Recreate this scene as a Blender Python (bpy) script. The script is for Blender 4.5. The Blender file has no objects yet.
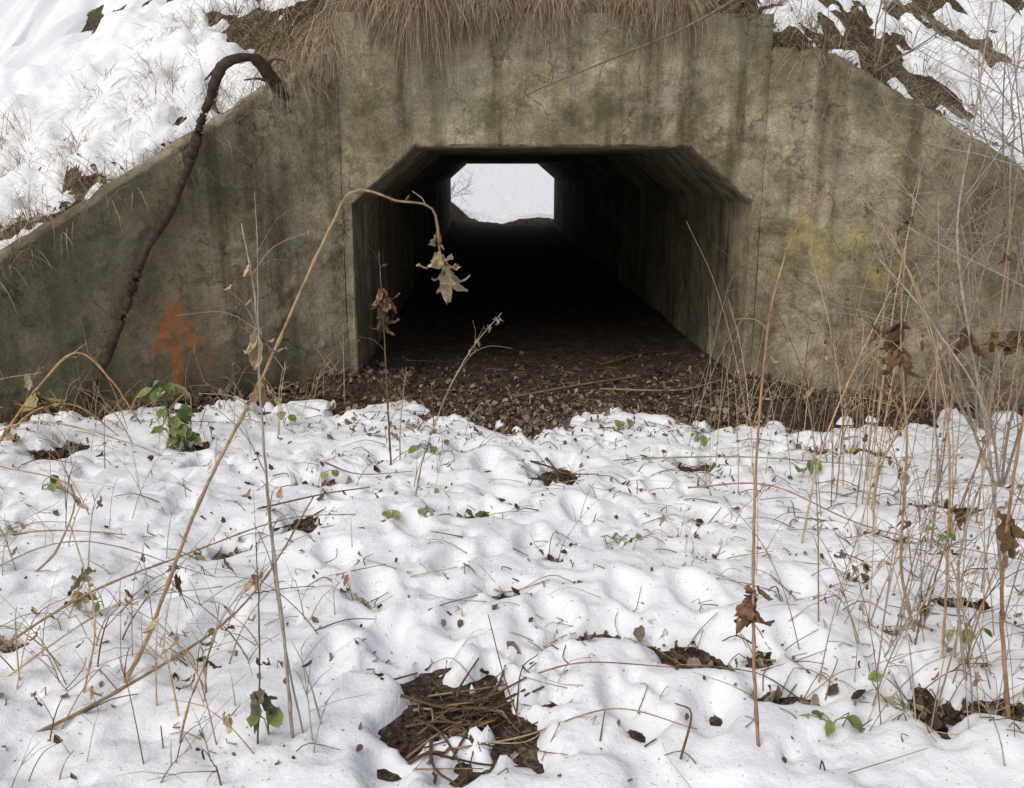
import bpy, math, random, bisect
import numpy as np
from mathutils import Vector
random.seed(7); rng=np.random.RandomState(11)
scene=bpy.context.scene

# ---------------------------------------------------------------- noise
def _h(xi,yi,s):
    h=(xi.astype(np.int64)*374761393+yi.astype(np.int64)*668265263+s*974634777)&0xffffffff
    h=((h^(h>>13))*1274126177)&0xffffffff
    h=h^(h>>16)
    return (h&0xffffff)/float(0xffffff)
def vn(x,y,s):
    x=np.asarray(x,float);y=np.asarray(y,float)
    xi=np.floor(x);yi=np.floor(y);fx=x-xi;fy=y-yi
    fx=fx*fx*fx*(fx*(fx*6-15)+10);fy=fy*fy*fy*(fy*(fy*6-15)+10)
    a=_h(xi,yi,s);b=_h(xi+1,yi,s);c=_h(xi,yi+1,s);d=_h(xi+1,yi+1,s)
    return (a*(1-fx)+b*fx)*(1-fy)+(c*(1-fx)+d*fx)*fy
def fbm(x,y,size,octv=4,s=1,gain=.5):
    x=np.asarray(x,float);y=np.asarray(y,float)
    t=0;a=1;n=0;f=1/size
    for o in range(octv):
        ca,sa=math.cos(.6+o*1.1),math.sin(.6+o*1.1)
        t=t+a*(vn((x*ca-y*sa)*f+17.3*o,(x*sa+y*ca)*f+9.1*o,s+o*31)*2-1);n+=a;a*=gain;f*=2.03
    return t/n
class Grid:
    """regular lookup table with bilinear sampling"""
    def __init__(s,f,x0,x1,y0,y1,st):
        s.x0,s.y0,s.st=x0,y0,st
        a=np.arange(x0,x1,st);b=np.arange(y0,y1,st);X,Y=np.meshgrid(a,b);s.a=f(X,Y);s.n,s.m=s.a.shape
    def __call__(s,x,y):
        u=min(max((x-s.x0)/s.st,0),s.m-1.001);v=min(max((y-s.y0)/s.st,0),s.n-1.001)
        i=int(u);j=int(v);u-=i;v-=j;a=s.a
        return float((a[j,i]*(1-u)+a[j,i+1]*u)*(1-v)+(a[j+1,i]*(1-u)+a[j+1,i+1]*u)*v)

# ---------------------------------------------------------------- site layout
def yf(x):
    x=np.asarray(x,float)
    l=6.9-.7*np.clip(-1.08-x,0,3.6)
    r=6.9-.577*np.clip(x-2.12,0,3.8)
    return np.where(x<-1.08,l,np.where(x>2.12,r,6.9))
def yfs(x):
    if x<-1.08: return 6.9-.7*min(-1.08-x,3.6)
    if x>2.12: return 6.9-.577*min(x-2.12,3.8)
    return 6.9
def ztop(x):
    x=np.asarray(x,float)
    l=np.clip(2.56-.735*(-1.08-x),-.15,9)
    r=np.clip(2.55-.72*np.clip(x-2.42,0,99),-.15,9)
    return np.where(x<-1.08,l,np.where(x>2.12,r,2.8))
YB=27.0
def soil_h(x,y):
    z=.035*fbm(x,y,1.6,4,5)+.018*fbm(x,y,.22,3,8)
    rise=np.clip(y-31,0,60)*.055
    foot=np.exp(-((np.abs(y-yf(x)))/.35)**2)*.05*np.where((x>-1.1)&(x<2.1),0,1)
    side=np.where((y>6.6)&(y<27.5),.10*np.exp(-((x+1.0)/.35)**2)+.05*np.exp(-((x-2.05)/.3)**2),0)
    left=.06*np.clip(-x-1.0,0,2)
    left=np.where(y<8,left,0)
    far=np.exp(-((y-30)/2.2)**2)*(.05+.8*np.exp(-((x+1.5)/.7)**2)+.2*np.exp(-((x-2.3)/.7)**2)+.2*fbm(x,y,.7,4,9))
    return z+rise+foot+side+left+far
patches=[(-.06,2.52,.21,.26,1.1),(-.9,4.0,.14,.12,1.05),(.38,4.73,.13,.17,1.0),(.96,3.5,.07,.07,1),(.36,2.92,.15,.06,1.0),
(.68,2.78,.09,.09,1),(.97,2.52,.11,.05,1),(1.41,2.50,.12,.10,1.05),(1.70,2.46,.15,.08,1.1),(1.82,3.8,.13,.10,1.0),(.05,3.25,.14,.07,.85),
(-2.49,4.95,.14,.18,1.3),(-.91,4.55,.17,.08,.9),(.86,3.8,.10,.06,1),(-1.76,5.1,.1,.1,.8),(1.55,2.95,.10,.08,.95),
(1.25,4.9,.2,.09,1),(1.9,3.2,.15,.09,1),(2.3,4.2,.22,.1,1),(-1.16,3.72,.08,.06,.8),(-2.2,3.9,.14,.09,.8),(-1.7,2.9,.06,.05,.75),
(.62,3.66,.08,.05,.9),(-.09,4.1,.15,.06,.85),(1.53,3.39,.09,.07,1),(1.1,3.95,.09,.06,.95),(2.2,5.1,.25,.09,.95),(.3,3.6,.05,.04,.75),(-.5,3.2,.05,.04,.7),(1.3,4.4,.11,.06,.95),(-1.5,4.75,.16,.07,.85),(.95,2.75,.06,.05,.8),(1.2,3.1,.07,.06,.8),(-.15,5.1,.1,.07,.8),(.75,4.35,.08,.05,.8),(-.6,4.9,.1,.06,.75),(.1,5.45,.1,.06,.8)]
def snow_mask(x,y):
    m=.63+.20*fbm(x,y,.9,3,41)+.58*fbm(x,y,.16,3,44)
    edge=5.72+.2*fbm(x,y,.7,4,51)+.5*np.exp(-((x+.66)/.3)**2)+.22*np.exp(-((x-.95)/.3)**2)-.16*np.exp(-((x-.35)/.25)**2)
    edge=np.where(x<-1.1,yf(x)-.25-.3*np.clip((x+2.2)/1.1,0,1)+.14*fbm(x,y,.4,3,52),edge)
    edge=np.where(x>2.1,np.minimum(edge,yf(x)-.3+.12*fbm(x,y,.4,3,53)),edge)
    m=np.minimum(m,(edge-y)*1.9+.85*fbm(x,y,.16,3,3))
    m=m-.26*np.exp(-((x-2.2)/.9)**2)*np.clip((y-2.0)/3,0,1)
    for cx,cy_,rx,ry,k in patches:
        d=((x-cx)/rx)**2+((y-cy_)/ry)**2
        m=m-k*1.25*np.exp(-d*.8)*(1+.9*fbm(x,y,.09,3,61))
    far=np.clip((y-29.6)*.8+.7*fbm(x,y,1.1,4,71)-.8*np.exp(-((x+1.4)/.8)**2)*(y<33),-1,1)+.1
    m=np.where(y>26,far,m)
    m=np.where(y>35,.8,m)
    m=np.where(y<1.0,np.maximum(m,.2),m)
    return m
def thick(m,T):
    p=np.clip(m,0,9)
    return np.where(m>0,T*np.tanh(p*2.6)**.62,np.clip(m,-1,0)*.12-.004)
FP=[(-.45,3.25,.3),(-.35,3.85,.2),(.2,3.7,-.1),(.55,3.2,.2),(-.55,2.75,0),(.1,4.3,.3),(-.3,5.0,.1),(.9,4.4,0),(.75,5.2,.2),(-1.3,3.3,.2),(.45,2.45,.4),(1.25,3.2,.1),
(.0,4.8,-.2),(-.65,3.55,.5),(.45,4.05,.2),(-.15,3.5,-.3),(.3,5.3,0),(-.75,4.3,.4),(.7,2.45,-.3),(-.3,2.2,.3),(-1.0,3.0,-.4),(-1.5,4.2,.3),(1.1,2.75,.2),(.25,3.05,.3),(-.1,3.05,0),(.8,3.15,.2),(-.35,2.9,.1)]
def snow_surf(x,y):
    m=snow_mask(x,y)
    lump=.030*fbm(x,y,.34,2,81)+.011*fbm(x,y,.12,2,83)+.003*fbm(x,y,.04,2,86)
    pit=-.030*np.clip((vn(x/.08,y/.08,91)-.78)/.22,0,1)-.045*np.clip((vn(x/.15+3,y/.15,92)-.74)/.26,0,1)
    fp=0
    for cx,cy_,a in FP:
        u=(x-cx)*math.cos(a)+(y-cy_)*math.sin(a);v=-(x-cx)*math.sin(a)+(y-cy_)*math.cos(a)
        fp=fp-.055*np.exp(-((u/.065)**2+(v/.14)**2)**1.8)+.012*np.exp(-((np.sqrt((u/.1)**2+(v/.18)**2)-1)/.25)**2)
    t=thick(m,.085)
    return soil_h(x,y)+t+np.where(m>0,(lump+pit+fp)*np.clip(m*3,0,1)*np.where(y>25,.3,1),0)

# ---------------------------------------------------------------- materials
def new_mat(name):
    m=bpy.data.materials.new(name);m.use_nodes=True
    nt=m.node_tree;b=nt.nodes['Principled BSDF'];return m,nt,b
def N(nt,t,**k):
    n=nt.nodes.new(t)
    for a,v in k.items(): setattr(n,a,v)
    return n
def noise(nt,vec,scale,detail=6,rough=.6,mapscale=None):
    if mapscale:
        mp=N(nt,'ShaderNodeMapping');mp.inputs['Scale'].default_value=mapscale
        nt.links.new(vec,mp.inputs[0]);vec=mp.outputs[0]
    n=N(nt,'ShaderNodeTexNoise');n.inputs['Scale'].default_value=scale;n.inputs['Detail'].default_value=detail;n.inputs['Roughness'].default_value=rough
    nt.links.new(vec,n.inputs['Vector']);return n.outputs[0]
def ramp(nt,fac,stops):
    r=N(nt,'ShaderNodeValToRGB');e=r.color_ramp.elements
    while len(e)<len(stops): e.new(.5)
    for i,(p,c) in enumerate(stops):
        e[i].position=p;e[i].color=(c[0],c[1],c[2],1) if not isinstance(c,(int,float)) else (c,c,c,1)
    nt.links.new(fac,r.inputs[0]);return r.outputs[0]
def mix(nt,mode,fac,a,b):
    m=N(nt,'ShaderNodeMix',data_type='RGBA',blend_type=mode)
    for s,v in ((m.inputs[0],fac),(m.inputs[6],a),(m.inputs[7],b)):
        if hasattr(v,'is_linked') or hasattr(v,'links'): nt.links.new(v,s)
        elif isinstance(v,(int,float)): s.default_value=v if s.type=='VALUE' else (v,v,v,1)
        else: s.default_value=(*v,1)
    return m.outputs[2]
def bump(nt,b,h,strength,dist):
    n=N(nt,'ShaderNodeBump');n.inputs['Strength'].default_value=strength;n.inputs['Distance'].default_value=dist
    nt.links.new(h,n.inputs['Height']);nt.links.new(n.outputs[0],b.inputs['Normal'])
def obj_co(nt): return N(nt,'ShaderNodeTexCoord').outputs['Object']
def attr(nt,name): return N(nt,'ShaderNodeAttribute',attribute_name=name)

def mat_concrete():
    m,nt,b=new_mat('weathered_concrete');co=obj_co(nt)
    big=noise(nt,co,1.1,6,.65)
    c=ramp(nt,big,[(.32,(.16,.135,.085)),(.45,(.29,.245,.16)),(.56,(.40,.345,.235)),(.70,(.50,.45,.33))])
    mid=noise(nt,co,6,6,.72)
    c=mix(nt,'MULTIPLY',1,c,ramp(nt,mid,[(.30,.42),(.5,.95),(.68,1.3)]))
    fine=noise(nt,co,60,3,.7)
    c=mix(nt,'MULTIPLY',.75,c,ramp(nt,fine,[(.32,.55),(.5,1.0),(.68,1.3)]))
    st=noise(nt,co,1,4,.6,(5.5,5.5,.35))
    c=mix(nt,'MULTIPLY',.85,c,ramp(nt,st,[(.34,(.36,.34,.29)),(.50,(1,1,1)),(.7,(1.08,1.06,1.0))]))
    li=noise(nt,co,2.6,6,.75)
    c=mix(nt,'MIX',ramp(nt,li,[(.56,0.),(.66,.5)]),c,(.36,.345,.29))
    c=mix(nt,'MIX',ramp(nt,li,[(.36,.65),(.46,0.)]),c,(.11,.105,.055))
    a=attr(nt,'algae_shade')
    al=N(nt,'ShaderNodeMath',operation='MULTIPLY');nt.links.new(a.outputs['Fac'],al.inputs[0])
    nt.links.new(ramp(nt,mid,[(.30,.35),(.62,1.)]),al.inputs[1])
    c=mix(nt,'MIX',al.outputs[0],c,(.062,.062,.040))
    p=attr(nt,'paint')
    pf=N(nt,'ShaderNodeMath',operation='MULTIPLY');nt.links.new(p.outputs['Fac'],pf.inputs[0])
    nt.links.new(ramp(nt,mid,[(.36,.15),(.54,1.)]),pf.inputs[1])
    pc=attr(nt,'paintcol')
    c=mix(nt,'MIX',pf.outputs[0],c,pc.outputs['Color'])
    v=N(nt,'ShaderNodeTexVoronoi',feature='DISTANCE_TO_EDGE');v.inputs['Scale'].default_value=.9
    wv=N(nt,'ShaderNodeVectorMath',operation='ADD')
    nn=N(nt,'ShaderNodeTexNoise');nn.inputs['Scale'].default_value=2.5;nn.inputs['Detail'].default_value=4
    nt.links.new(co,nn.inputs['Vector']);nt.links.new(co,wv.inputs[0]);nt.links.new(nn.outputs['Color'],wv.inputs[1]);nt.links.new(wv.outputs[0],v.inputs['Vector'])
    cr=ramp(nt,v.outputs[0],[(0.0,.25),(.010,1.)])
    crm=mix(nt,'MIX',ramp(nt,big,[(.44,1.),(.49,0.)]),cr,1.0)
    c=mix(nt,'MULTIPLY',.7,c,crm)
    sx=N(nt,'ShaderNodeSeparateXYZ');nt.links.new(co,sx.inputs[0])
    mm=N(nt,'ShaderNodeMath',operation='MULTIPLY');mm.inputs[1].default_value=3.2;nt.links.new(sx.outputs[2],mm.inputs[0])
    fr=N(nt,'ShaderNodeMath',operation='FRACT');nt.links.new(mm.outputs[0],fr.inputs[0])
    bl=ramp(nt,fr.outputs[0],[(0,.55),(.045,1.)])
    blm=mix(nt,'MIX',ramp(nt,li,[(.42,1.),(.58,.15)]),bl,1.0)
    c=mix(nt,'MULTIPLY',.6,c,blm)
    nt.links.new(c,b.inputs['Base Color'])
    b.inputs['Roughness'].default_value=.92;b.inputs['Specular IOR Level'].default_value=.2
    bump(nt,b,noise(nt,co,16,6,.75),.9,.022)
    return m
def mat_snow():
    m,nt,b=new_mat('snow');co=obj_co(nt)
    d=noise(nt,co,60,2,.6)
    c=ramp(nt,d,[(.0,(.82,.84,.87)),(.67,(.86,.87,.89)),(.72,(.45,.40,.34))])
    nt.links.new(c,b.inputs['Base Color'])
    b.inputs['Roughness'].default_value=.7;b.inputs['Specular IOR Level'].default_value=.25
    bump(nt,b,noise(nt,co,38,3,.6),.35,.018)
    return m
def mat_soil(name,cs):
    m,nt,b=new_mat(name);co=obj_co(nt)
    n=noise(nt,co,6,6,.8)
    c=ramp(nt,n,cs)
    n2=noise(nt,co,48,3,.7)
    c=mix(nt,'MULTIPLY',1,c,ramp(nt,n2,[(.3,.35),(.5,.9),(.68,1.8)]))
    nt.links.new(c,b.inputs['Base Color']);b.inputs['Roughness'].default_value=.95;b.inputs['Specular IOR Level'].default_value=.1
    bump(nt,b,noise(nt,co,30,4,.7),.9,.03)
    return m
def mat_plant(name,rough=.8):
    m,nt,b=new_mat(name);co=obj_co(nt)
    a=attr(nt,'col')
    c=mix(nt,'MULTIPLY',.8,a.outputs['Color'],ramp(nt,noise(nt,co,45,3,.7),[(.3,.55),(.5,1.),(.7,1.35)]))
    nt.links.new(c,b.inputs['Base Color']);b.inputs['Roughness'].default_value=rough;b.inputs['Specular IOR Level'].default_value=.2
    return m
M_con=mat_concrete();M_snow=mat_snow()
M_soil=mat_soil('leafy_soil',[(.3,(.026,.019,.014)),(.5,(.07,.050,.037)),(.7,(.15,.11,.08))])
M_bank=mat_soil('bank_soil',[(.3,(.032,.025,.016)),(.5,(.09,.068,.042)),(.7,(.19,.15,.09))])
M_dry=mat_plant('dry_plant');M_leaf=mat_plant('leaf_tissue',.75);M_bark=mat_plant('bark',.9)

# ---------------------------------------------------------------- mesh helpers
def grid_obj(name,X,Y,Z,mat,smooth=True):
    r,c=X.shape
    co=np.stack([X,Y,Z],-1).reshape(-1,3)
    i=np.arange(r*c).reshape(r,c)
    q=np.stack([i[:-1,:-1],i[:-1,1:],i[1:,1:],i[1:,:-1]],-1).reshape(-1,4)
    me=bpy.data.meshes.new(name)
    me.vertices.add(len(co));me.vertices.foreach_set('co',co.ravel())
    me.loops.add(q.size);me.loops.foreach_set('vertex_index',q.ravel())
    me.polygons.add(len(q));me.polygons.foreach_set('loop_start',np.arange(0,q.size,4));me.polygons.foreach_set('loop_total',np.full(len(q),4))
    me.polygons.foreach_set('use_smooth',np.full(len(q),smooth))
    me.update(calc_edges=True)
    me.materials.append(mat)
    o=bpy.data.objects.new(name,me);scene.collection.objects.link(o);return o
def fattr(o,name,arr):
    a=o.data.attributes.new(name,'FLOAT','POINT');a.data.foreach_set('value',np.ascontiguousarray(arr,dtype=np.float32).ravel())
def cattr(o,name,arr):
    a=o.data.attributes.new(name,'FLOAT_COLOR','POINT')
    arr=np.asarray(arr,dtype=np.float32).reshape(-1,3);arr=np.concatenate([arr,np.ones((len(arr),1),np.float32)],1)
    a.data.foreach_set('color',arr.ravel())
class B:
    def __init__(s): s.v=[];s.f=[];s.c=[]
    def tube(s,pts,rad,col,sides=5):
        base=len(s.v);n=len(pts);P=[Vector(p) for p in pts]
        up=Vector((.3,.2,1)).normalized()
        for i in range(n):
            t=(P[min(i+1,n-1)]-P[max(i-1,0)])
            if t.length<1e-9:t=Vector((0,0,1))
            t.normalize();a=t.cross(up)
            if a.length<.05:a=t.cross(Vector((1,0,0)))
            a.normalize();b=t.cross(a)
            r=rad[i]
            for k in range(sides):
                an=2*math.pi*k/sides
                s.v.append(tuple(P[i]+a*math.cos(an)*r+b*math.sin(an)*r));s.c.append(col[i] if isinstance(col,list) else col)
        for i in range(n-1):
            for k in range(sides):
                k2=(k+1)%sides
                s.f.append((base+i*sides+k,base+i*sides+k2,base+(i+1)*sides+k2,base+(i+1)*sides+k))
        s.f.append(tuple(base+(n-1)*sides+k for k in range(sides)))
    def strip(s,pts,side,w,col):
        base=len(s.v);n=len(pts)
        for i,p in enumerate(pts):
            p=Vector(p);ww=w*(1-(i/(n-1))**1.5*.85)
            s.v.append(tuple(p-side*ww));s.v.append(tuple(p+side*ww));s.c+= [col,col]
        for i in range(n-1): s.f.append((base+2*i,base+2*i+1,base+2*i+3,base+2*i+2))
    def leaf(s,p,d,nrm,L,W,curl,col,crumple=.0,nl=5):
        base=len(s.v);d=Vector(d).normalized();nrm=Vector(nrm);nrm=(nrm-d*nrm.dot(d))
        if nrm.length<.01:nrm=d.orthogonal()
        nrm.normalize();sd=d.cross(nrm)
        p=Vector(p)
        for i in range(nl):
            t=i/(nl-1);w=W*.5*(math.sin(math.pi*min(1,t*.9+.06))**.8)
            ang=curl*t
            mid=p+d*(L*(math.sin(ang)/curl if abs(curl)>.01 else t))+nrm*(L*((1-math.cos(ang))/curl if abs(curl)>.01 else 0))
            for k in (-1,0,1):
                q=mid+sd*w*k+nrm*(abs(k)*w*.45)
                if crumple: q=q+Vector((random.uniform(-1,1),random.uniform(-1,1),random.uniform(-1,1)))*crumple*L
                s.v.append(tuple(q));s.c.append(tuple(c*(1 if k else .8) for c in col))
        for i in range(nl-1):
            for k in range(2):
                a=base+i*3+k;s.f.append((a,a+1,a+4,a+3))
    def obj(s,name,mat,smooth=True):
        me=bpy.data.meshes.new(name);me.from_pydata(s.v,[],s.f);me.materials.append(mat)
        a=me.attributes.new('col','FLOAT_COLOR','POINT')
        arr=np.ones((len(s.v),4),np.float32);arr[:,:3]=np.array(s.c,np.float32);a.data.foreach_set('color',arr.ravel())
        me.polygons.foreach_set('use_smooth',[smooth]*len(me.polygons))
        o=bpy.data.objects.new(name,me);scene.collection.objects.link(o);return o
def catmull(P,step=.04):
    P=[Vector(p) for p in P];Q=[P[0]*2-P[1]]+P+[P[-1]*2-P[-2]];out=[]
    for i in range(1,len(Q)-2):
        n=max(2,int((Q[i+1]-Q[i]).length/step))
        for k in range(n):
            t=k/n;a,b,c,d=Q[i-1],Q[i],Q[i+1],Q[i+2]
            out.append(.5*((2*b)+(c-a)*t+(2*a-5*b+4*c-d)*t*t+(3*b-a-3*c+d)*t**3))
    out.append(P[-1]);return out
def jcol(c,v=.15):
    k=1+random.uniform(-v,v);return tuple(max(0,x*k*(1+random.uniform(-.05,.05))) for x in c)
TAN=(.38,.26,.145);GREY=(.34,.29,.23);RED=(.26,.13,.07);PALE=(.50,.38,.24);BRN=(.17,.10,.055);DK=(.06,.04,.026)
S=Grid(snow_surf,-5,5.6,1.5,12.5,.025);GS=Grid(soil_h,-5,5.6,1.5,12.5,.025)
def G(x,y): return max(GS(x,y),S(x,y))

# ---------------------------------------------------------------- ground + snow
def axis(lo,hi,step,out_lo,out_hi,g,cap_until=None,cap=None):
    a=list(np.arange(lo,hi,step))
    s=step;v=a[-1]
    while v<out_hi:
        s*=g
        if cap and v<cap_until:s=min(s,cap)
        v+=s;a.append(v)
    s=step;v=a[0];pre=[]
    while v>out_lo: s*=g;v-=s;pre.append(v)
    return np.array(pre[::-1]+a)
xs=axis(-4.0,4.4,.018,-260,260,1.16);ys=axis(1.8,7.2,.018,-120,420,1.12,36,.22)
X,Y=np.meshgrid(xs,ys)
grid_obj('ground',X,Y,soil_h(X,Y),M_soil)
grid_obj('snow_cover',X,Y,snow_surf(X,Y),M_snow)

# ---------------------------------------------------------------- embankment
xe=axis(-5.2,6.0,.028,-150,150,1.15)
d1=np.arange(0,3.4,.028)
tot=(YB+(6.9-yf(xe)))-yf(xe)-.06
rest=np.linspace(0,1,60)[1:]
Dm=np.concatenate([np.repeat(d1[:,None],len(xe),1),d1[-1]+rest[:,None]*(tot-d1[-1])[None,:]],0)
Xe=np.repeat(xe[None,:],Dm.shape[0],0);Ye=yf(xe)[None,:]+.03+Dm
Db=tot[None,:]-Dm
def bank_h(x,d,db,y):
    base=ztop(x)-.10
    prof=lambda q:np.where(q<.22,q*.15,.033+(q-.22)*.66)
    h=np.minimum(base+np.minimum(prof(d),prof(db)),5.5)
    n=.15*fbm(x,y,.9,4,101)+.10*fbm(x,y,.24,3,103)
    return h+n*np.clip(d/.5,.55,1)+.05*np.clip(fbm(x,y,.3,3,105)-.1,0,1)*(d<.5)
Zb=bank_h(Xe,Dm,Db,Ye)
grid_obj('embankment',Xe,Ye,Zb,M_bank)
def bank_mask(x,d,y):
    mk=.17+.85*fbm(x,y,.55,3,111)+.45*fbm(x,y,.17,3,113)
    mk=mk+np.where(x<-1.5,.14,0)-np.where(x>2.5,.03,0)
    cen=np.exp(-(((x-.1)/2.0)**4))
    mk=mk-cen*1.6*np.exp(-(d/2.2)**2)
    lim=np.where(x>2.1,.50,.30)
    return np.minimum(mk,(d-lim-.34*fbm(x,y,.35,4,115))*2.5)
def bank_snow(x,y,d,zb):
    mk=bank_mask(x,d,y)
    return zb+np.where(mk>0,.13*np.tanh(np.clip(mk,0,9)*2)**.6+.035*fbm(x,y,.16,2,117)*np.clip(mk*3,0,1),np.clip(mk,-1,0)*.1-.006)
grid_obj('embankment_snow',Xe,Ye,bank_snow(Xe,Ye,Dm,Zb),M_snow)
def _bz(x,y):
    d=y-yf(x)-.03;return bank_h(x,d,np.full(x.shape,20.),y)
def _bt(x,y):
    d=y-yf(x)-.03;z=_bz(x,y);return np.maximum(z,bank_snow(x,y,d,z))
bank_z=Grid(_bz,-5.6,6.2,4.2,11,.03);bank_t=Grid(_bt,-5.6,6.2,4.2,11,.03)

# ---------------------------------------------------------------- wing walls
def segd(px,pz,a,b):
    ax,az=a;bx,bz=b;t=np.clip(((px-ax)*(bx-ax)+(pz-az)*(bz-az))/((bx-ax)**2+(bz-az)**2),0,1)
    return np.hypot(px-ax-t*(bx-ax),pz-az-t*(bz-az))
def wing(name,x0,y0,dx,dy,length,paint,pcol,far=False):
    L=math.hypot(dx,dy);ux,uy=dx/L,dy/L
    nx,ny=-uy,ux
    if far and ny>0 or (not far and ny<0): nx,ny=-nx,-ny
    step=.018 if not far else .1
    s=np.arange(0,length,step);nz=140 if not far else 20
    px=x0+ux*s;py=y0+uy*s
    zt=ztop(px)+.022*fbm(s,s*0,.3,4,7)-.07*np.clip(fbm(s,s*0+3,.14,3,9)-.15,0,1)
    zt=np.maximum(zt,-.2)
    rows=[]
    for k in range(nz+1):
        t=k/nz;z=-.35+(zt+.35)*t
        off=.014*fbm(s,z,.6,4,13)+.006*fbm(s,z,.06,3,17)-.018*np.clip(fbm(s,z,.16,3,19)-.4,0,1)*4
        if k==nz: off=off+.015
        rows.append((px+nx*off,py+ny*off,z))
    for w,dz in ((.035,.014),(.08,.018),(.16,.016),(.21,.0),(.215,-.5)):
        j=.012*fbm(s,s*0+w*9,.1,3,23)
        rows.append((px+nx*w,py+ny*w,zt+dz+j))
    XX=np.array([r[0] for r in rows]);YY=np.array([r[1] for r in rows]);ZZ=np.array([r[2] for r in rows])
    o=grid_obj(name,XX,YY,ZZ,M_con)
    SS=np.repeat(s[None,:],XX.shape[0],0)
    al=paint(XX,SS,ZZ)
    fattr(o,'algae_shade',al[0]);fattr(o,'paint',al[1]);cattr(o,'paintcol',np.tile(np.array(pcol,np.float32),(XX.size,1)))
    return o
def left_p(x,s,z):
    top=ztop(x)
    al=.38+.42*np.clip((s-.6)/2.0,0,1)+.35*np.exp(-((z)/.5)**2)+.3*np.exp(-((top-z)/.12)**2)*(fbm(s,z,.4,3,31)*.5+.5)  # algae, plus the left wing's shade painted in, deepening away from the headwall
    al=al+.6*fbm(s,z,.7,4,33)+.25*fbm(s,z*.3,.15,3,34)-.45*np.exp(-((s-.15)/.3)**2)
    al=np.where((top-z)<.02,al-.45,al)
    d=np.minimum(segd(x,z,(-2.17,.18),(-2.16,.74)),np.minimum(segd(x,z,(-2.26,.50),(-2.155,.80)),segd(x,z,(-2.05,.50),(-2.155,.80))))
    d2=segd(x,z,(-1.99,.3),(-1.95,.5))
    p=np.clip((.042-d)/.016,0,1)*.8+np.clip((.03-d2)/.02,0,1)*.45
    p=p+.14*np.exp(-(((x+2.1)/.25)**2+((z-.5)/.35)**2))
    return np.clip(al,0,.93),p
def right_p(x,s,z):
    top=ztop(x)
    al=.06+.3*np.clip((s-1.5)/2,0,1)+.35*np.exp(-((z)/.25)**2)+.65*np.exp(-((top-z)/.25)**2)*(fbm(s,z,.3,3,35)*.5+.6)+.55*fbm(s,z,.6,4,37)+.5*fbm(s,z*.25,.12,3,38)
    d=np.full(x.shape,9.)
    pts=[(2.25,.9),(2.4,1.35),(2.55,.95),(2.75,1.3),(2.9,.85),(3.1,1.2),(3.2,1.5)]
    for a,b in zip(pts[:-1],pts[1:]): d=np.minimum(d,segd(x,z,a,b))
    p=np.clip(1-d/.06,0,1)**.6*.42+.16*np.exp(-(((x-2.5)/.25)**2+((z-1.15)/.25)**2))
    return np.clip(al,0,.85),p
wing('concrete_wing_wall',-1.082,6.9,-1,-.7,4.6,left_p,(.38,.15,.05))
wing('concrete_wing_wall',2.122,6.9,1,-.577,4.6,right_p,(.42,.36,.12))
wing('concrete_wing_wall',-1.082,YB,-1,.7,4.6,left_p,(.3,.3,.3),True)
wing('concrete_wing_wall',2.122,YB,1,.577,4.6,right_p,(.3,.3,.3),True)

# ---------------------------------------------------------------- headwall + tunnel barrel (one piece)
inn=[(-1.01,-.3),(-1.01,1.44),(-.765,1.65),(-.52,1.86),(1.56,1.86),(1.805,1.65),(2.05,1.44),(2.05,-.3)]
outp=[(-1.08,-.3),(-1.08,1.7),(-1.08,2.8),(-.52,2.8),(1.56,2.8),(2.12,2.8),(2.12,1.7),(2.12,-.3)]
ns=[60,16,16,90,16,16,60]
I=[];O=[]
for k,n in enumerate(ns):
    for j in range(n+(1 if k==len(ns)-1 else 0)):
        t=j/n
        I.append([inn[k][0]*(1-t)+inn[k+1][0]*t,inn[k][1]*(1-t)+inn[k+1][1]*t])
        O.append([outp[k][0]*(1-t)+outp[k+1][0]*t,outp[k][1]*(1-t)+outp[k+1][1]*t])
I=np.array(I);O=np.array(O);dirn=O-I;dirn/=np.linalg.norm(dirn,axis=1)[:,None]
rings=[]
rings.append((O[:,0],np.full(len(O),7.2),O[:,1]))
for w in np.linspace(0,1,46):
    P=O*(1-w)+(I+dirn*.026)*w
    nn=.012*fbm(P[:,0],P[:,1],.6,4,13)+.006*fbm(P[:,0],P[:,1],.06,3,17)
    rings.append((P[:,0],6.9+nn,P[:,1]))
ch=fbm(np.arange(len(I))*.03,np.zeros(len(I)),.12,3,29)
e=.010+.025*np.clip(ch,0,1)
P=I+dirn*e[:,None];rings.append((P[:,0],6.9+.006+0*ch,P[:,1]))
P=I;rings.append((P[:,0],6.9+.025+.04*np.clip(ch,0,1),P[:,1]))
yy=list(np.arange(7.0,13,.08))+list(np.arange(13,YB-.1,.5))
for y in yy:
    j=fbm(I[:,0]*.5+y,I[:,1]*.5+y*.6,.5,4,43)*.008
    g=.02 if any(abs(y-q)<.045 for q in (9.2,12.0)) else 0
    P=I+dirn*(j+g)[:,None];rings.append((P[:,0],np.full(len(I),y),P[:,1]))
rings.append((I[:,0],np.full(len(I),YB),I[:,1]))
rings.append((O[:,0],np.full(len(O),YB),O[:,1]))
rings.append((O[:,0],np.full(len(O),YB-.3),O[:,1]))
XX=np.array([r[0] for r in rings]);YY=np.array([r[1] for r in rings]);ZZ=np.array([r[2] for r in rings])
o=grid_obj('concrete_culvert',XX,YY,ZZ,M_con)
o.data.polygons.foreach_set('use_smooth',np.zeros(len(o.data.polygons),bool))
inside=np.clip((YY-7)/5,0,1)
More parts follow.
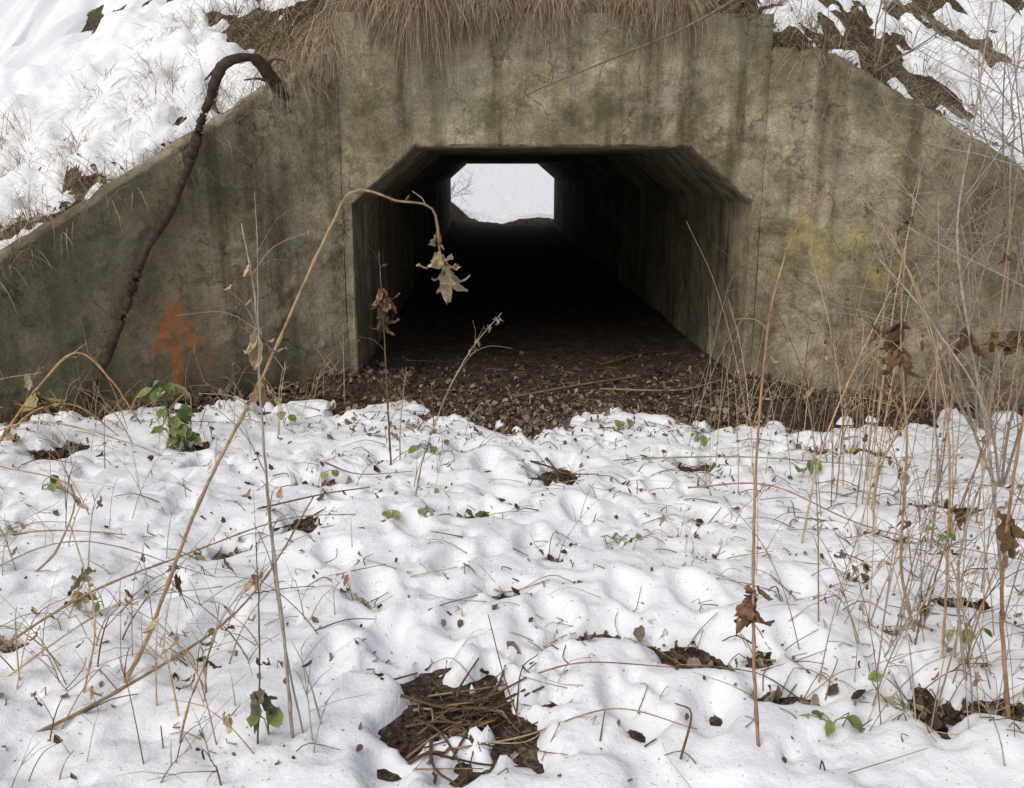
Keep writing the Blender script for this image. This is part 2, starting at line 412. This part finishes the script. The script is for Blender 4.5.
al=.05*inside+.25*np.exp(-(ZZ/.3)**2)+.8*np.clip(fbm(XX+YY*.4,ZZ*.35,.3,4,47),0,1)*np.clip((ZZ-1.9)/.4,0,1)+.45*fbm(XX,ZZ+YY,.6,4,48)+.45*np.exp(-((2.8-ZZ)/.28)**2)
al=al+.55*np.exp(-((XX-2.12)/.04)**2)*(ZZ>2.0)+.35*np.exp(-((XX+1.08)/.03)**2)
al=np.where(YY>8,al+.15,al)  # inner barrel toned a step darker than the mouth
fattr(o,'algae_shade',np.clip(al,0,.9));fattr(o,'paint',np.zeros(XX.size));cattr(o,'paintcol',np.zeros((XX.size,3)))

# ---------------------------------------------------------------- vine trunk over the left wing
b=B()
path=[(-1.42,6.72,2.18),(-1.50,6.62,2.33),(-1.56,6.50,2.43),(-1.66,6.43,2.43),(-1.76,6.35,2.36),(-1.83,6.31,2.18),(-1.9,6.26,2.0),(-1.96,6.22,1.80),(-2.1,6.12,1.45),(-2.26,6.0,1.16),(-2.35,5.93,.9),(-2.43,5.9,.70),(-2.55,5.82,.42),(-2.66,5.74,.18),(-2.74,5.66,-.03)]
pp=catmull(path,.025);n=len(pp)
rr=[.035*(1-.25*i/n)+.005*math.sin(i*.33)+random.uniform(-.002,.002)+(.012 if i<14 else 0) for i in range(n)]
b.tube([p+Vector((random.uniform(-1,1),random.uniform(-1,1),0))*.003 for p in pp],rr,[jcol((.065,.045,.034),.3) for _ in pp],9)
for st,dr,l in ((4,(-.6,-.2,.1),.35),(10,(.5,-.1,.12),.3),(18,(-.5,-.1,-.35),.4)):
    p=pp[st];d=Vector(dr);q=catmull([p,p+d*l*.5+Vector((0,0,.03)),p+d*l],.03)
    b.tube(q,[.016*(1-.8*i/len(q)) for i in range(len(q))],jcol((.1,.07,.05)),6)
b.obj('vine_trunk',M_bark)

# ---------------------------------------------------------------- individual weeds
def hang_leaf(b,p,L,col,n=1):
    for _ in range(n):
        d=Vector((random.uniform(-.28,.28),random.uniform(-.28,.28),-1))
        nr=Vector((random.uniform(-1,1),random.uniform(-1,1),0))
        b.leaf(p+Vector((random.uniform(-1,1),random.uniform(-1,1),random.uniform(-1,1)))*.012,d,nr,L*random.uniform(.5,1.2),L*random.uniform(.18,.36),random.uniform(.6,2.6),jcol(col,.35),.06,8)
def weed(pts,r0,col,r1=None,leaves=(),twigs=0,drop=True,name='dry_weed'):
    b=B();P=[Vector(p) for p in pts]
    if drop: g=G(P[0].x,P[0].y)-.03;P[0].z=g
    q=catmull(P,.03);n=len(q);r1=r1 or r0*.45
    q=[p+Vector((random.uniform(-1,1),random.uniform(-1,1),0))*.0014 for p in q]
    rad=[r0+(r1-r0)*i/n for i in range(n)]
    for i in range(4,n,random.randint(6,9)): rad[i]*=1.35
    b.tube(q,rad,[jcol(col,.18) for _ in q],6)
    for t,L,c,k in leaves:
        hang_leaf(b,q[min(n-1,int(t*n))],L,c,k)
    for _ in range(twigs):
        i=random.randint(int(n*.3),n-2);d=(q[i+1]-q[i]).normalized()
        s=Vector((random.uniform(-1,1),random.uniform(-.7,.7),random.uniform(.1,1))).normalized()
        l=random.uniform(.06,.26);w=catmull([q[i],q[i]+(d*.4+s*.8)*l*.5,q[i]+(d*.2+s)*l+Vector((0,0,-.02))],.03)
        b.tube(w,[rad[i]*.5*(1-.6*j/len(w)) for j in range(len(w))],jcol(col),4)
        if random.random()<.45: hang_leaf(b,w[-1],random.uniform(.03,.06),BRN if random.random()<.5 else TAN,1)
    return b.obj(name,M_dry)
weed([(-1.21,2.63,0),(-1.12,2.7,.22),(-.94,2.76,.65),(-.73,2.83,1.04),(-.6,2.9,1.32),(-.5,2.94,1.52),(-.44,2.96,1.625),(-.37,2.99,1.63),(-.3,3.03,1.60),(-.18,3.1,1.57),(-.16,3.16,1.42),(-.14,3.2,1.36)],.0070,TAN,.0035,
     leaves=[(.97,.11,PALE,7),(.99,.14,(.42,.33,.22),10),(.94,.07,TAN,3),(.5,.10,TAN,4)],twigs=1)
weed([(-.58,2.31,0),(-.6,2.37,.36),(-.63,2.43,.71),(-.65,2.49,1.06),(-.66,2.55,1.34),(-.70,2.61,1.55)],.0055,GREY,.002,
     leaves=[(.78,.12,PALE,6),(.9,.06,TAN,2),(.55,.05,BRN,1)],twigs=9)
weed([(-.55,2.33,0),(-.62,2.4,.5),(-.64,2.46,1.1),(-.63,2.5,1.5),(-.64,2.55,1.64)],.003,GREY,.001,twigs=5)
weed([(-.54,4.76,0),(-.55,4.79,.46),(-.56,4.83,.85),(-.575,4.86,1.27)],.006,BRN,.002,leaves=[(.75,.16,BRN,9),(.82,.14,(.24,.14,.08),9),(.68,.1,BRN,4)],twigs=4)
weed([(-.50,4.85,0),(-.49,4.87,.3),(-.45,4.9,.62)],.004,GREY,.002,leaves=[(.95,.06,TAN,3)],twigs=3)
weed([(-1.05,6.38,0),(-1.04,6.42,.62)],.005,GREY,.002,twigs=3)
weed([(-.37,4.23,0),(-.31,4.31,.32),(-.18,4.38,.64),(-.06,4.45,.83),(.08,4.5,.99)],.005,GREY,.0015,leaves=[(.96,.04,PALE,4),(.9,.04,PALE,5),(.82,.04,PALE,4),(.75,.03,PALE,3)],twigs=7)
weed([(-.33,5.35,0),(-.34,5.38,.4)],.004,BRN,.002)
weed([(.79,2.24,0),(.77,2.3,.37),(.77,2.38,.78),(.79,2.45,1.12),(.82,2.5,1.34),(.89,2.57,1.52),(1.0,2.64,1.63)],.0056,(.33,.20,.12),.002,
     leaves=[(.28,.13,BRN,9),(.31,.10,(.25,.15,.08),5),(.95,.05,TAN,1),(.7,.05,TAN,1)],twigs=5)
weed([(2.09,3.24,0),(1.98,3.3,.66),(1.82,3.4,1.40),(1.86,3.47,1.88),(1.91,3.54,2.31)],.006,GREY,.003,leaves=[(.45,.13,BRN,7)],twigs=8)
weed([(1.55,2.86,0),(1.50,2.93,.32),(1.51,3.0,.72),(1.48,3.08,1.13),(1.5,3.16,1.46)],.006,TAN,.002,leaves=[(.72,.13,BRN,8),(.78,.12,BRN,7)],twigs=7)
weed([(1.57,2.54,0),(1.52,2.6,.47),(1.61,2.68,.89),(1.44,2.75,1.20),(1.27,2.84,1.42)],.005,GREY,.0018,twigs=8)
weed([(1.55,2.67,0),(1.55,2.72,.42),(1.54,2.8,.86),(1.45,2.86,1.22),(1.34,2.92,1.48),(1.24,2.97,1.62)],.0048,TAN,.0015,twigs=7)
weed([(1.6,2.34,0),(1.55,2.4,.44),(1.57,2.46,.8),(1.63,2.54,1.09)],.0070,(.30,.18,.10),.003,leaves=[(.6,.12,BRN,5)],twigs=5)
weed([(1.4,3.64,0),(1.48,3.7,.5),(1.64,3.78,.89),(1.78,3.84,1.19)],.005,PALE,.0016,twigs=6)
weed([(1.72,3.63,0),(1.74,3.68,.41),(1.91,3.74,.71),(2.08,3.8,.97),(2.39,3.83,1.01)],.005,TAN,.0018,leaves=[(.97,.15,BRN,9),(.9,.12,BRN,4),(.5,.1,BRN,3)],twigs=6)
weed([(-2.84,5.0,0),(-2.56,5.03,.5),(-2.35,5.07,.68),(-2.18,5.08,.52),(-2.04,5.1,.24)],.009,(.42,.26,.11),.004,leaves=[(.3,.2,(.42,.30,.15),8),(.1,.14,TAN,2),(.6,.05,TAN,1)],twigs=3)
weed([(-2.0,5.25,0),(-1.93,5.28,.28),(-1.81,5.3,.38),(-1.83,5.32,.13)],.006,TAN,.003)
weed([(-2.6,4.4,0),(-2.75,4.5,.35),(-2.62,4.6,.6),(-2.35,4.65,.66)],.006,TAN,.002,leaves=[(.9,.12,PALE,3)],twigs=3)
weed([(-2.9,5.15,0),(-2.7,5.2,.3),(-2.45,5.2,.33),(-2.2,5.2,.12)],.007,(.42,.26,.11),.003,leaves=[(.5,.1,TAN,3)],twigs=3)
weed([(-2.95,4.7,.0),(-2.5,4.75,.36),(-2.0,4.8,.22),(-1.7,4.85,.05)],.006,PALE,.003)
weed([(-.92,2.31,0),(-.88,2.34,.18),(-.81,2.38,.35),(-.79,2.4,.46)],.004,TAN,.0015,leaves=[(.6,.06,BRN,2)],twigs=4)
weed([(-.68,2.29,0),(-.66,2.33,.38),(-.66,2.37,.67)],.0035,(.13,.10,.08),.0015,leaves=[(.3,.1,(.15,.12,.09),5),(.45,.06,BRN,2)],twigs=5)
weed([(-1.86,3.35,0),(-1.75,3.42,.21),(-1.71,3.5,.43),(-2.02,3.55,.51)],.005,TAN,.002,twigs=3,leaves=[(.5,.08,PALE,2)])
weed([(-1.75,2.77,.02),(-1.46,3.0,.20),(-1.19,3.3,.22),(-.89,3.7,.20),(-.6,4.0,.1)],.005,TAN,.002,twigs=4)
weed([(-1.43,2.31,.02),(-1.19,2.5,.1),(-.94,2.8,.16),(-.82,3.05,.24),(-.7,3.4,.42)],.006,(.3,.2,.12),.003,twigs=3)
weed([(-2.3,3.7,.05),(-1.9,3.72,.15),(-1.5,3.75,.1)],.005,TAN,.002)
weed([(-1.6,2.6,.03),(-1.25,2.75,.28),(-.95,2.95,.25)],.0035,PALE,.0015,twigs=3)
weed([(-2.1,3.1,.02),(-1.6,3.2,.32),(-1.1,3.3,.12)],.0035,GREY,.0015,twigs=3)
weed([(-1.3,2.55,0),(-1.25,2.6,.32),(-1.32,2.66,.62)],.004,PALE,.0015,leaves=[(.7,.08,(.33,.27,.17),5)],twigs=4)
weed([(-1.55,3.0,0),(-1.5,3.02,.2)],.004,PALE,.0015,leaves=[(.8,.1,(.40,.32,.2),6),(.95,.08,(.33,.27,.17),4)],twigs=2)
weed([(-.9,2.5,0),(-.85,2.5,.3),(-.7,2.52,.52)],.003,GREY,.0015,leaves=[(.9,.07,TAN,3)],twigs=4)
for _ in range(20):
    x=random.uniform(1.6,2.6);y=random.uniform(2.9,4.6)
    if x/y>.62 or x/y<.42: continue
    h=random.uniform(.9,1.9);lx=random.uniform(-.3,.25);ly=random.uniform(-.2,.3)
    weed([(x,y,0),(x+lx*.15,y+ly*.2,h*.35),(x+lx*.5,y+ly*.6,h*.7),(x+lx,y+ly,h)],random.uniform(.003,.0055),random.choice([TAN,GREY,PALE,(.3,.18,.10)]),.0015,
      leaves=[(random.uniform(.4,.9),random.uniform(.06,.12),BRN,random.randint(3,6))] if random.random()<.5 else [],twigs=random.randint(4,10))

def lying(pts,r,col,lift=.012):
    P=[(x,y,G(x,y)+lift+z) for x,y,z in pts];q=catmull(P,.03)
    return q,[r*(1-.5*i/len(q)) for i in range(len(q))],[jcol(col,.2) for _ in q]
b=B()
L=[([(-.2,2.62,0),(.05,2.66,.01),(.3,2.64,.02),(.62,2.63,.01)],.004,(.30,.20,.13)),
([(-.12,2.32,0),(.1,2.37,.02),(.38,2.38,.02),(.62,2.30,.01)],.0035,TAN),
([(.1,2.45,0),(.05,2.62,.08),(.0,2.8,.14)],.003,BRN),
([(.55,2.2,0),(.6,2.3,.06),(.58,2.42,.02)],.004,BRN),
([(1.0,4.15,.05),(1.4,4.1,.12),(1.8,3.8,.06),(2.4,3.3,.03)],.005,TAN),([(.9,4.9,0),(1.5,4.8,.06),(2.2,4.6,.03)],.006,GREY),
([(.35,4.9,0),(.42,4.7,.04),(.6,4.5,0)],.006,BRN),([(.25,4.85,0),(.38,4.78,.03),(.5,4.6,0)],.006,DK),([(-.9,4.7,0),(-.7,4.6,.03),(-.4,4.55,.02)],.004,BRN),
([(-1.1,4.02,0),(-.8,4.15,.04),(-.6,4.3,.02)],.005,BRN),([(-.1,3.4,0),(.05,3.3,.02),(.25,3.27,.0)],.004,TAN),([(-.05,3.2,0),(.05,3.25,.02),(.15,3.28,.01)],.005,BRN),([(-1.0,3.9,0),(-.9,4.02,.02),(-.8,4.1,.01)],.006,DK),
([(.2,6.5,.02),(.8,6.9,.03),(1.3,7.2,.02)],.014,(.2,.14,.09)),([(.9,6.8,.02),(1.5,6.7,.03),(1.9,6.9,.02)],.010,(.3,.2,.13)),([(1.0,7.6,.02),(1.5,8.2,.02)],.012,BRN)]
for _ in range(46):
    cx=-.06+random.gauss(0,.09);cy=2.5+random.gauss(0,.11);a=random.gauss(.35,.7);l=random.uniform(.04,.16);k=random.uniform(-.03,.03)
    L.append(([(cx-math.cos(a)*l,cy-math.sin(a)*l,0),(cx+k,cy+k,.012),(cx+math.cos(a)*l,cy+math.sin(a)*l,0)],random.uniform(.002,.006),random.choice([BRN,DK,DK,(.28,.19,.12),(.12,.075,.045)])))
for p,r,c in L:
    q,rr_,cc=lying(p,r,c);b.tube(q,rr_,cc,6)
for _ in range(1500):
    k=random.random()
    if k<.28: x=random.gauss(2.0,.8);y=random.uniform(2.1,5.6)
    elif k<.43: x=random.uniform(-1,2);y=random.uniform(5.3,8.0)
    elif k<.70:
        c_=random.choice(patches);x=random.gauss(c_[0],c_[2]);y=random.gauss(c_[1],c_[3])
    else: x=random.uniform(-2.4,2.8);y=random.uniform(2.1,6.6)
    a=random.uniform(0,math.pi);l=.02+.28*random.random()**1.8;c=random.choice([TAN,GREY,BRN,PALE,BRN,DK])
    x2=x+math.cos(a)*l;y2=y+math.sin(a)*l*.7
    if (abs(x-.52)>1.4 or abs(x2-.52)>1.4) and (y>yfs(x)-.1 or y2>yfs(x2)-.1):continue
    q,r,cc=lying([(x,y,0),((x+x2)/2+random.uniform(-.03,.03),(y+y2)/2,random.uniform(0,.03)),(x2,y2,random.uniform(-.02,.02))],random.uniform(.0012,.0030),c,.006)
    b.tube(q,r,cc,4)
b.obj('fallen_twigs',M_dry)

def weed_mass(name,n,fx,fy,hmin,hmax,lean,excl=None):
    b=B()
    for _ in range(n):
        x=fx();y=fy()
        if y>yfs(x)-.15: continue
        if excl and excl(x,y): continue
        h=random.uniform(hmin,hmax);a=random.uniform(0,6.28);k=h*random.uniform(.1,lean)
        dx,dy=math.cos(a)*k,math.sin(a)*k*.6
        z=G(x,y)-.02
        P=[Vector((x,y,z)),Vector((x+dx*.25,y+dy*.25,z+h*.4)),Vector((x+dx*.6,y+dy*.6,z+h*.75)),Vector((x+dx,y+dy,z+h*random.uniform(.75,1)))]
        q=catmull(P,.05);c=random.choice([TAN,GREY,GREY,PALE,BRN]);r=random.uniform(.0014,.0036)
        b.tube(q,[r*(1-.7*i/len(q)) for i in range(len(q))],jcol(c,.2),4)
        for _ in range(random.randint(0,5)):
            i=random.randint(len(q)//3,len(q)-1);l=random.uniform(.05,.22)
            s=Vector((random.uniform(-1,1),random.uniform(-1,1),random.uniform(0,1.1))).normalized()*l
            w=[q[i],q[i]+s*.5+Vector((0,0,.01)),q[i]+s]
            b.tube(w,[r*.6,r*.4,r*.2],jcol(c,.2),3)
            if random.random()<.22: hang_leaf(b,w[-1],random.uniform(.03,.07),random.choice([BRN,TAN,PALE]),random.randint(1,2))
    return b.obj(name,M_dry)
weed_mass('dry_weeds',100,lambda:random.gauss(2.0,.5),lambda:random.uniform(2.6,5.6),.4,1.5,.6,lambda x,y:x<.5+.12*y)
weed_mass('dry_weeds',70,lambda:random.gauss(1.55,.28),lambda:random.uniform(2.1,3.0),.2,.9,.8,lambda x,y:x<1.05)
weed_mass('dry_weeds',50,lambda:random.uniform(-2.8,-1.3),lambda:random.uniform(3.2,5.4),.12,.45,.9)
weed_mass('dry_weeds',56,lambda:random.uniform(-1.7,-.5),lambda:random.uniform(2.1,3.1),.1,.38,1.2)
weed_mass('dry_weeds',30,lambda:random.uniform(-.9,1.2),lambda:random.uniform(3.5,6.2),.06,.22,.9)
weed_mass('dry_weeds',40,lambda:random.uniform(1.2,3.4),lambda:random.uniform(5.2,6.1),.2,.8,.6)
weed_mass('dry_weeds',30,lambda:random.uniform(-2.9,-1.2),lambda:random.uniform(5.2,6.2),.2,.5,.8)

# ---------------------------------------------------------------- bare shrubs
def shrub(name,root,dirs,L0,r0,depth,col):
    b=B()
    def grow(p,d,l,r,k):
        n=4;pts=[p];q=p.copy();dd=d.copy()
        for i in range(n):
            dd=(dd+Vector((random.uniform(-1,1),random.uniform(-1,1),random.uniform(-.7,.9)))*.16).normalized()
            q=q+dd*l/n;pts.append(q.copy())
        cp=catmull(pts,.06);b.tube(cp,[r*(1-.4*i/len(cp)) for i in range(len(cp))],jcol(col,.2),5 if r>.003 else 3)
        if k==0:return
        for j in range(random.randint(2,4)):
            i=random.randint(1,n);s=Vector((random.uniform(-1,1),random.uniform(-1,1),random.uniform(-.5,1))).normalized()
            grow(pts[i],(dd*.55+s*.75).normalized(),l*random.uniform(.5,.75),r*.55,k-1)
    for d in dirs: grow(Vector(root),Vector(d).normalized(),L0*random.uniform(.8,1.2),r0,depth)
    return b.obj(name,M_bark)
SC=(.30,.25,.20)
shrub('bare_shrub',(3.15,5.3,.0),[(-.25,-.1,1),(.1,0,1),(-.5,.1,.9),(-.1,-.4,1),(-.35,0,1)],1.45,.010,4,SC)
shrub('bare_shrub',(2.75,4.4,.0),[(-.1,0,1),(.2,.1,1),(-.35,.1,1),(0,.1,1)],1.3,.008,4,SC)
shrub('bare_shrub',(3.9,6.1,1.2),[(-.7,-.2,.6),(-.4,-.3,.9),(-.9,-.2,.25),(-.7,0,.9)],1.0,.008,4,SC)
shrub('bare_shrub',(2.9,6.9,2.4),[(-.3,-.4,.6),(.2,-.3,.8),(.5,-.5,.4)],.7,.007,3,SC)
shrub('bare_shrub',(-1.5,31.0,.4),[(.6,0,1),(.9,0,.8),(.5,0,.6)],1.1,.014,3,(.16,.13,.11))
b=B()
q=catmull([(2.1,6.75,3.1),(1.72,6.5,2.83),(1.35,6.52,2.63),(.94,6.6,2.47),(.39,6.75,2.26),(.14,6.82,2.14)],.04)
b.tube(q,[.013*(1-.75*i/len(q)) for i in range(len(q))],[jcol((.20,.15,.10)) for _ in q],6)
for i in range(6,len(q),5):
    s=Vector((random.uniform(-1,.2),random.uniform(-.3,.1),random.uniform(-1,.6))).normalized()*random.uniform(.1,.3)
    w=catmull([q[i],q[i]+s*.5+Vector((0,0,.02)),q[i]+s],.04);b.tube(w,[.004*(1-.6*j/len(w)) for j in range(len(w))],jcol((.18,.13,.09)),4)
b.obj('fallen_branch',M_bark)

# ---------------------------------------------------------------- dry grass
b=B()
def blade(p,d,l,droop,w,col,n=5):
    P=[Vector(p)];d=Vector(d).normalized();q=Vector(p)
    for i in range(n):
        d=(d+Vector((random.uniform(-.14,.14),random.uniform(-.1,.1),-droop))).normalized();q=q+d*l/n;P.append(q.copy())
    sd=Vector((random.uniform(.6,1)*random.choice((-1,1)),random.uniform(-.5,.5),random.uniform(-.2,.2))).normalized()
    b.strip(P,sd,w,col)
HG=(.27,.205,.14);HD=(.12,.09,.062)
GC=[HG,HD,HG,TAN,BRN,(.36,.28,.18),(.30,.26,.20),(.40,.34,.25)]
for _ in range(6200):
    x=random.uniform(-1.9,1.5)
    if x<-1.15 and random.random()<.72: continue
    if float(vn(x/.2,0.3,5))<.35 and random.random()<.85: continue
    d0=random.uniform(-.02,.5);y=yfs(x)+d0
    z=float(ztop(x))+.02+d0*.5+random.uniform(-.02,.10)
    long=.15+.65*float(vn(x/.22,7.7,8))**1.4
    if x<-1.1: long*=.5
    if -.35<x<.3: long*=.65
    blade((x,y,z),(random.uniform(-.9,.9),-1,random.uniform(.1,.8)),(random.uniform(.25,1)*long+d0)*1.15,random.uniform(.2,.8),random.uniform(.0012,.0032),jcol(random.choice(GC),.35),6)
for _ in range(10000):
    if random.random()<.6: x=random.uniform(-5,-1)
    else: x=random.uniform(-1.0,5.0)
    d=abs(random.gauss(0,.35)) if random.random()<.4 else random.uniform(.05,2.8);y=yfs(x)+.03+d
    cen=(-1.3<x<2.3 and d<1.6)
    snowy=bank_t(x,y)-bank_z(x,y)>.03
    dens=float(vn(x/.22,y/.22,211))
    if not cen and snowy and dens<.75: continue
    if dens<.3: continue
    z=bank_z(x,y)
    blade((x,y,z),(random.uniform(-1,1),random.uniform(-1.1,.2),random.uniform(.5,1.2)),random.uniform(.12,.42),random.uniform(.15,.5),random.uniform(.0014,.0036),jcol(random.choice(GC+[(.42,.31,.16)]),.3),4)
for _ in range(150):   # distinct tussocks pushing through the bank snow
    if random.random()<.62: cx=random.uniform(-4.6,-1.1)
    else: cx=random.uniform(2.2,4.6)
    cyy=yfs(cx)+random.uniform(.15,2.6);cc=random.choice([HG,TAN,(.42,.32,.18),(.36,.28,.18)])
    R=random.uniform(.03,.10);ln=random.uniform(.16,.34);ax=random.uniform(-.8,.8)
    for _ in range(random.randint(25,60)):
        x=cx+random.gauss(0,R);y=cyy+random.gauss(0,R)
        blade((x,y,bank_z(x,y)+.02),((x-cx)/R*.5+ax+random.uniform(-.4,.4),(y-cyy)/R*.4-.5,random.uniform(.7,1.4)),ln*random.uniform(.5,1.2),random.uniform(.2,.55),random.uniform(.0014,.0034),jcol(cc,.35),5)
for _ in range(1300):
    x=random.choice([random.uniform(-3.4,-1.1),random.uniform(2.1,4.2)]);y=yfs(x)-random.uniform(.03,.4)
    if float(vn(x/.3,1.1,212))<.4: continue
    blade((x,y,G(x,y)-.01),(random.uniform(-1,1),random.uniform(-1,.3),1.2),random.uniform(.1,.4),random.uniform(.1,.35),random.uniform(.0015,.003),jcol(random.choice([TAN,BRN,PALE]),.3),4)
b.obj('dry_grass',M_dry)

# ---------------------------------------------------------------- leaf litter
b=B()
LC=[(.14,.095,.065),(.21,.15,.105),(.09,.06,.042),(.28,.22,.16),(.17,.11,.075),(.32,.26,.20)]
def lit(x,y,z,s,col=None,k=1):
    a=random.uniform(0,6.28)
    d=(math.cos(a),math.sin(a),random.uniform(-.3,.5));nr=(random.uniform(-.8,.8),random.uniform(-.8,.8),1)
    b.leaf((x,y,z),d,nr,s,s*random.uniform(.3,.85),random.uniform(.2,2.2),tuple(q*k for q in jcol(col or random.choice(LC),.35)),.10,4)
def sz(): return .012+.05*random.random()**2.2
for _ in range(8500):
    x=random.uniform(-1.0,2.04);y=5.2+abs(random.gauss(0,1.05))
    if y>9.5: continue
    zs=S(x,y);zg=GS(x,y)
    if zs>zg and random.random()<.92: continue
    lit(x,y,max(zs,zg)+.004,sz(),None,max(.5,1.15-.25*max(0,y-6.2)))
for _ in range(3800):
    x=random.choice([random.uniform(-3.2,-1.0),random.uniform(2.0,4.2)]);y=yfs(x)-abs(random.gauss(0,.25))-.03
    zs=S(x,y);zg=GS(x,y)
    if zs>zg and random.random()<.92: continue
    lit(x,y,max(zs,zg)+.006,sz())
for cx,cy_,rx,ry,k in patches:
    for _ in range(int(80+1600*rx*ry)):
        x=random.gauss(cx,rx*.9);y=random.gauss(cy_,ry*.9)
        zs=S(x,y);zg=GS(x,y)
        if zs>zg and random.random()<.88: continue
        lit(x,y,max(zs,zg)+.003,sz(),None,.85)
for _ in range(1100):
    x=random.uniform(-2.6,3);y=random.uniform(2.1,6)
    if y>yfs(x)-.1: continue
    lit(x,y,G(x,y)+.001,.006+.034*random.random()**2.5)
for _ in range(2800):
    x=random.uniform(-5,-1.1) if random.random()<.6 else random.uniform(2,5);d=abs(random.gauss(.15,.35));y=yfs(x)+.03+d
    lit(x,y,bank_z(x,y)+.02,random.uniform(.02,.06))
b.obj('leaf_litter',M_leaf)

# ---------------------------------------------------------------- green leaves
GR=(.11,.18,.05);GR2=(.21,.26,.08);YE=(.36,.34,.16)
def green(x,y,n,h,s,name='green_weed'):
    b=B();z=G(x,y)
    for _ in range(n):
        a=random.uniform(0,6.28);r=random.uniform(.02,.08)
        hh=h*random.uniform(.3,1);t=Vector((x+math.cos(a)*r,y+math.sin(a)*r,z+hh))
        q=catmull([(x,y,z-.01),(x+math.cos(a)*r*.3,y+math.sin(a)*r*.3,z+hh*.6),t],.03)
        b.tube(q,[.0018]*len(q),jcol((.16,.2,.06)),4)
        c=jcol(random.choice([GR,GR2,GR2,YE]),.2)
        b.leaf(t,(math.cos(a),math.sin(a)-.3,random.uniform(-1.3,.0)),(0,-.5,1),s*random.uniform(.6,1.2),s*random.uniform(.45,.8),random.uniform(-.9,.5),c,.05,6)
    b.obj(name,M_leaf)
green(-1.83,5.0,24,.44,.085);green(-1.78,5.08,14,.3,.075);green(-1.32,5.6,3,.22,.08)
green(-.12,4.08,4,.05,.10);green(-.25,4.0,2,.03,.07);green(-1.3,3.6,2,.05,.06);green(.62,3.66,3,.04,.06)
green(.86,3.78,3,.05,.07);green(1.53,3.39,3,.1,.06);green(1.05,2.36,5,.05,.06);green(-.66,2.35,3,.22,.06);green(-1.0,2.75,2,.14,.05)
green(1.3,5.2,4,.08,.08);green(1.8,4.7,3,.07,.08);green(-.5,3.95,2,.03,.06);green(1.6,2.6,4,.2,.05);green(-.15,2.6,2,.02,.05)
green(-.35,4.9,3,.1,.07);green(.9,5.4,4,.08,.07);green(-2.2,4.2,3,.12,.06);green(1.35,2.5,4,.12,.05);green(2.0,3.6,3,.1,.06);green(-.9,4.6,2,.04,.06);green(-1.45,3.1,2,.1,.05);green(.35,4.75,2,.03,.05)
b=B()
for _ in range(900):
    x=random.choice([random.gauss(-2.0,.5),random.gauss(2.6,.35),random.gauss(-3,.6),random.gauss(3.2,.4)]);d=abs(random.gauss(.15,.3));y=yfs(x)+.03+d
    if float(vn(x/.3,y/.3,301))<.5: continue
    a=random.uniform(0,6.28)
    b.leaf((x,y,bank_z(x,y)+random.uniform(.02,.08)),(math.cos(a),math.sin(a),.1),(0,-.4,1),random.uniform(.03,.06),.04,random.uniform(-.5,.5),jcol((.09,.12,.035),.35),.04,4)
b.obj('ground_ivy',M_leaf)

# ---------------------------------------------------------------- light: thin overcast, bright part of the sky behind-left of the viewer
SE,SA=50,222
w=bpy.data.worlds.new('World');scene.world=w;w.use_nodes=True
nt=w.node_tree;bg=nt.nodes['Background']
sky=nt.nodes.new('ShaderNodeTexSky');sky.sky_type='NISHITA';sky.sun_disc=False
sky.sun_elevation=math.radians(SE);sky.sun_rotation=math.radians(SA);sky.air_density=1.0;sky.dust_density=4.0;sky.ozone_density=1
hs=nt.nodes.new('ShaderNodeHueSaturation');hs.inputs['Saturation'].default_value=.5
nt.links.new(sky.outputs[0],hs.inputs['Color']);nt.links.new(hs.outputs[0],bg.inputs['Color'])
bg.inputs['Strength'].default_value=.125
sd=bpy.data.lights.new('sun','SUN');sd.energy=.9;sd.angle=math.radians(50);sd.color=(1,.95,.88)
so=bpy.data.objects.new('sun',sd);scene.collection.objects.link(so)
dv=Vector((math.sin(math.radians(SA))*math.cos(math.radians(SE)),math.cos(math.radians(SA))*math.cos(math.radians(SE)),math.sin(math.radians(SE))))
so.rotation_euler=dv.to_track_quat('Z','Y').to_euler();so.location=(0,0,10)

cam=bpy.data.cameras.new('camera');co=bpy.data.objects.new('camera',cam);scene.collection.objects.link(co);scene.camera=co
cam.sensor_width=36;cam.sensor_fit='HORIZONTAL';cam.lens=31.2;cam.clip_end=2000;cam.clip_start=.05
co.location=(0,0,1.7);co.rotation_euler=(math.radians(90-14.2),0,math.radians(-1.7))
scene.view_settings.view_transform='Standard';scene.view_settings.look='None';scene.view_settings.exposure=0
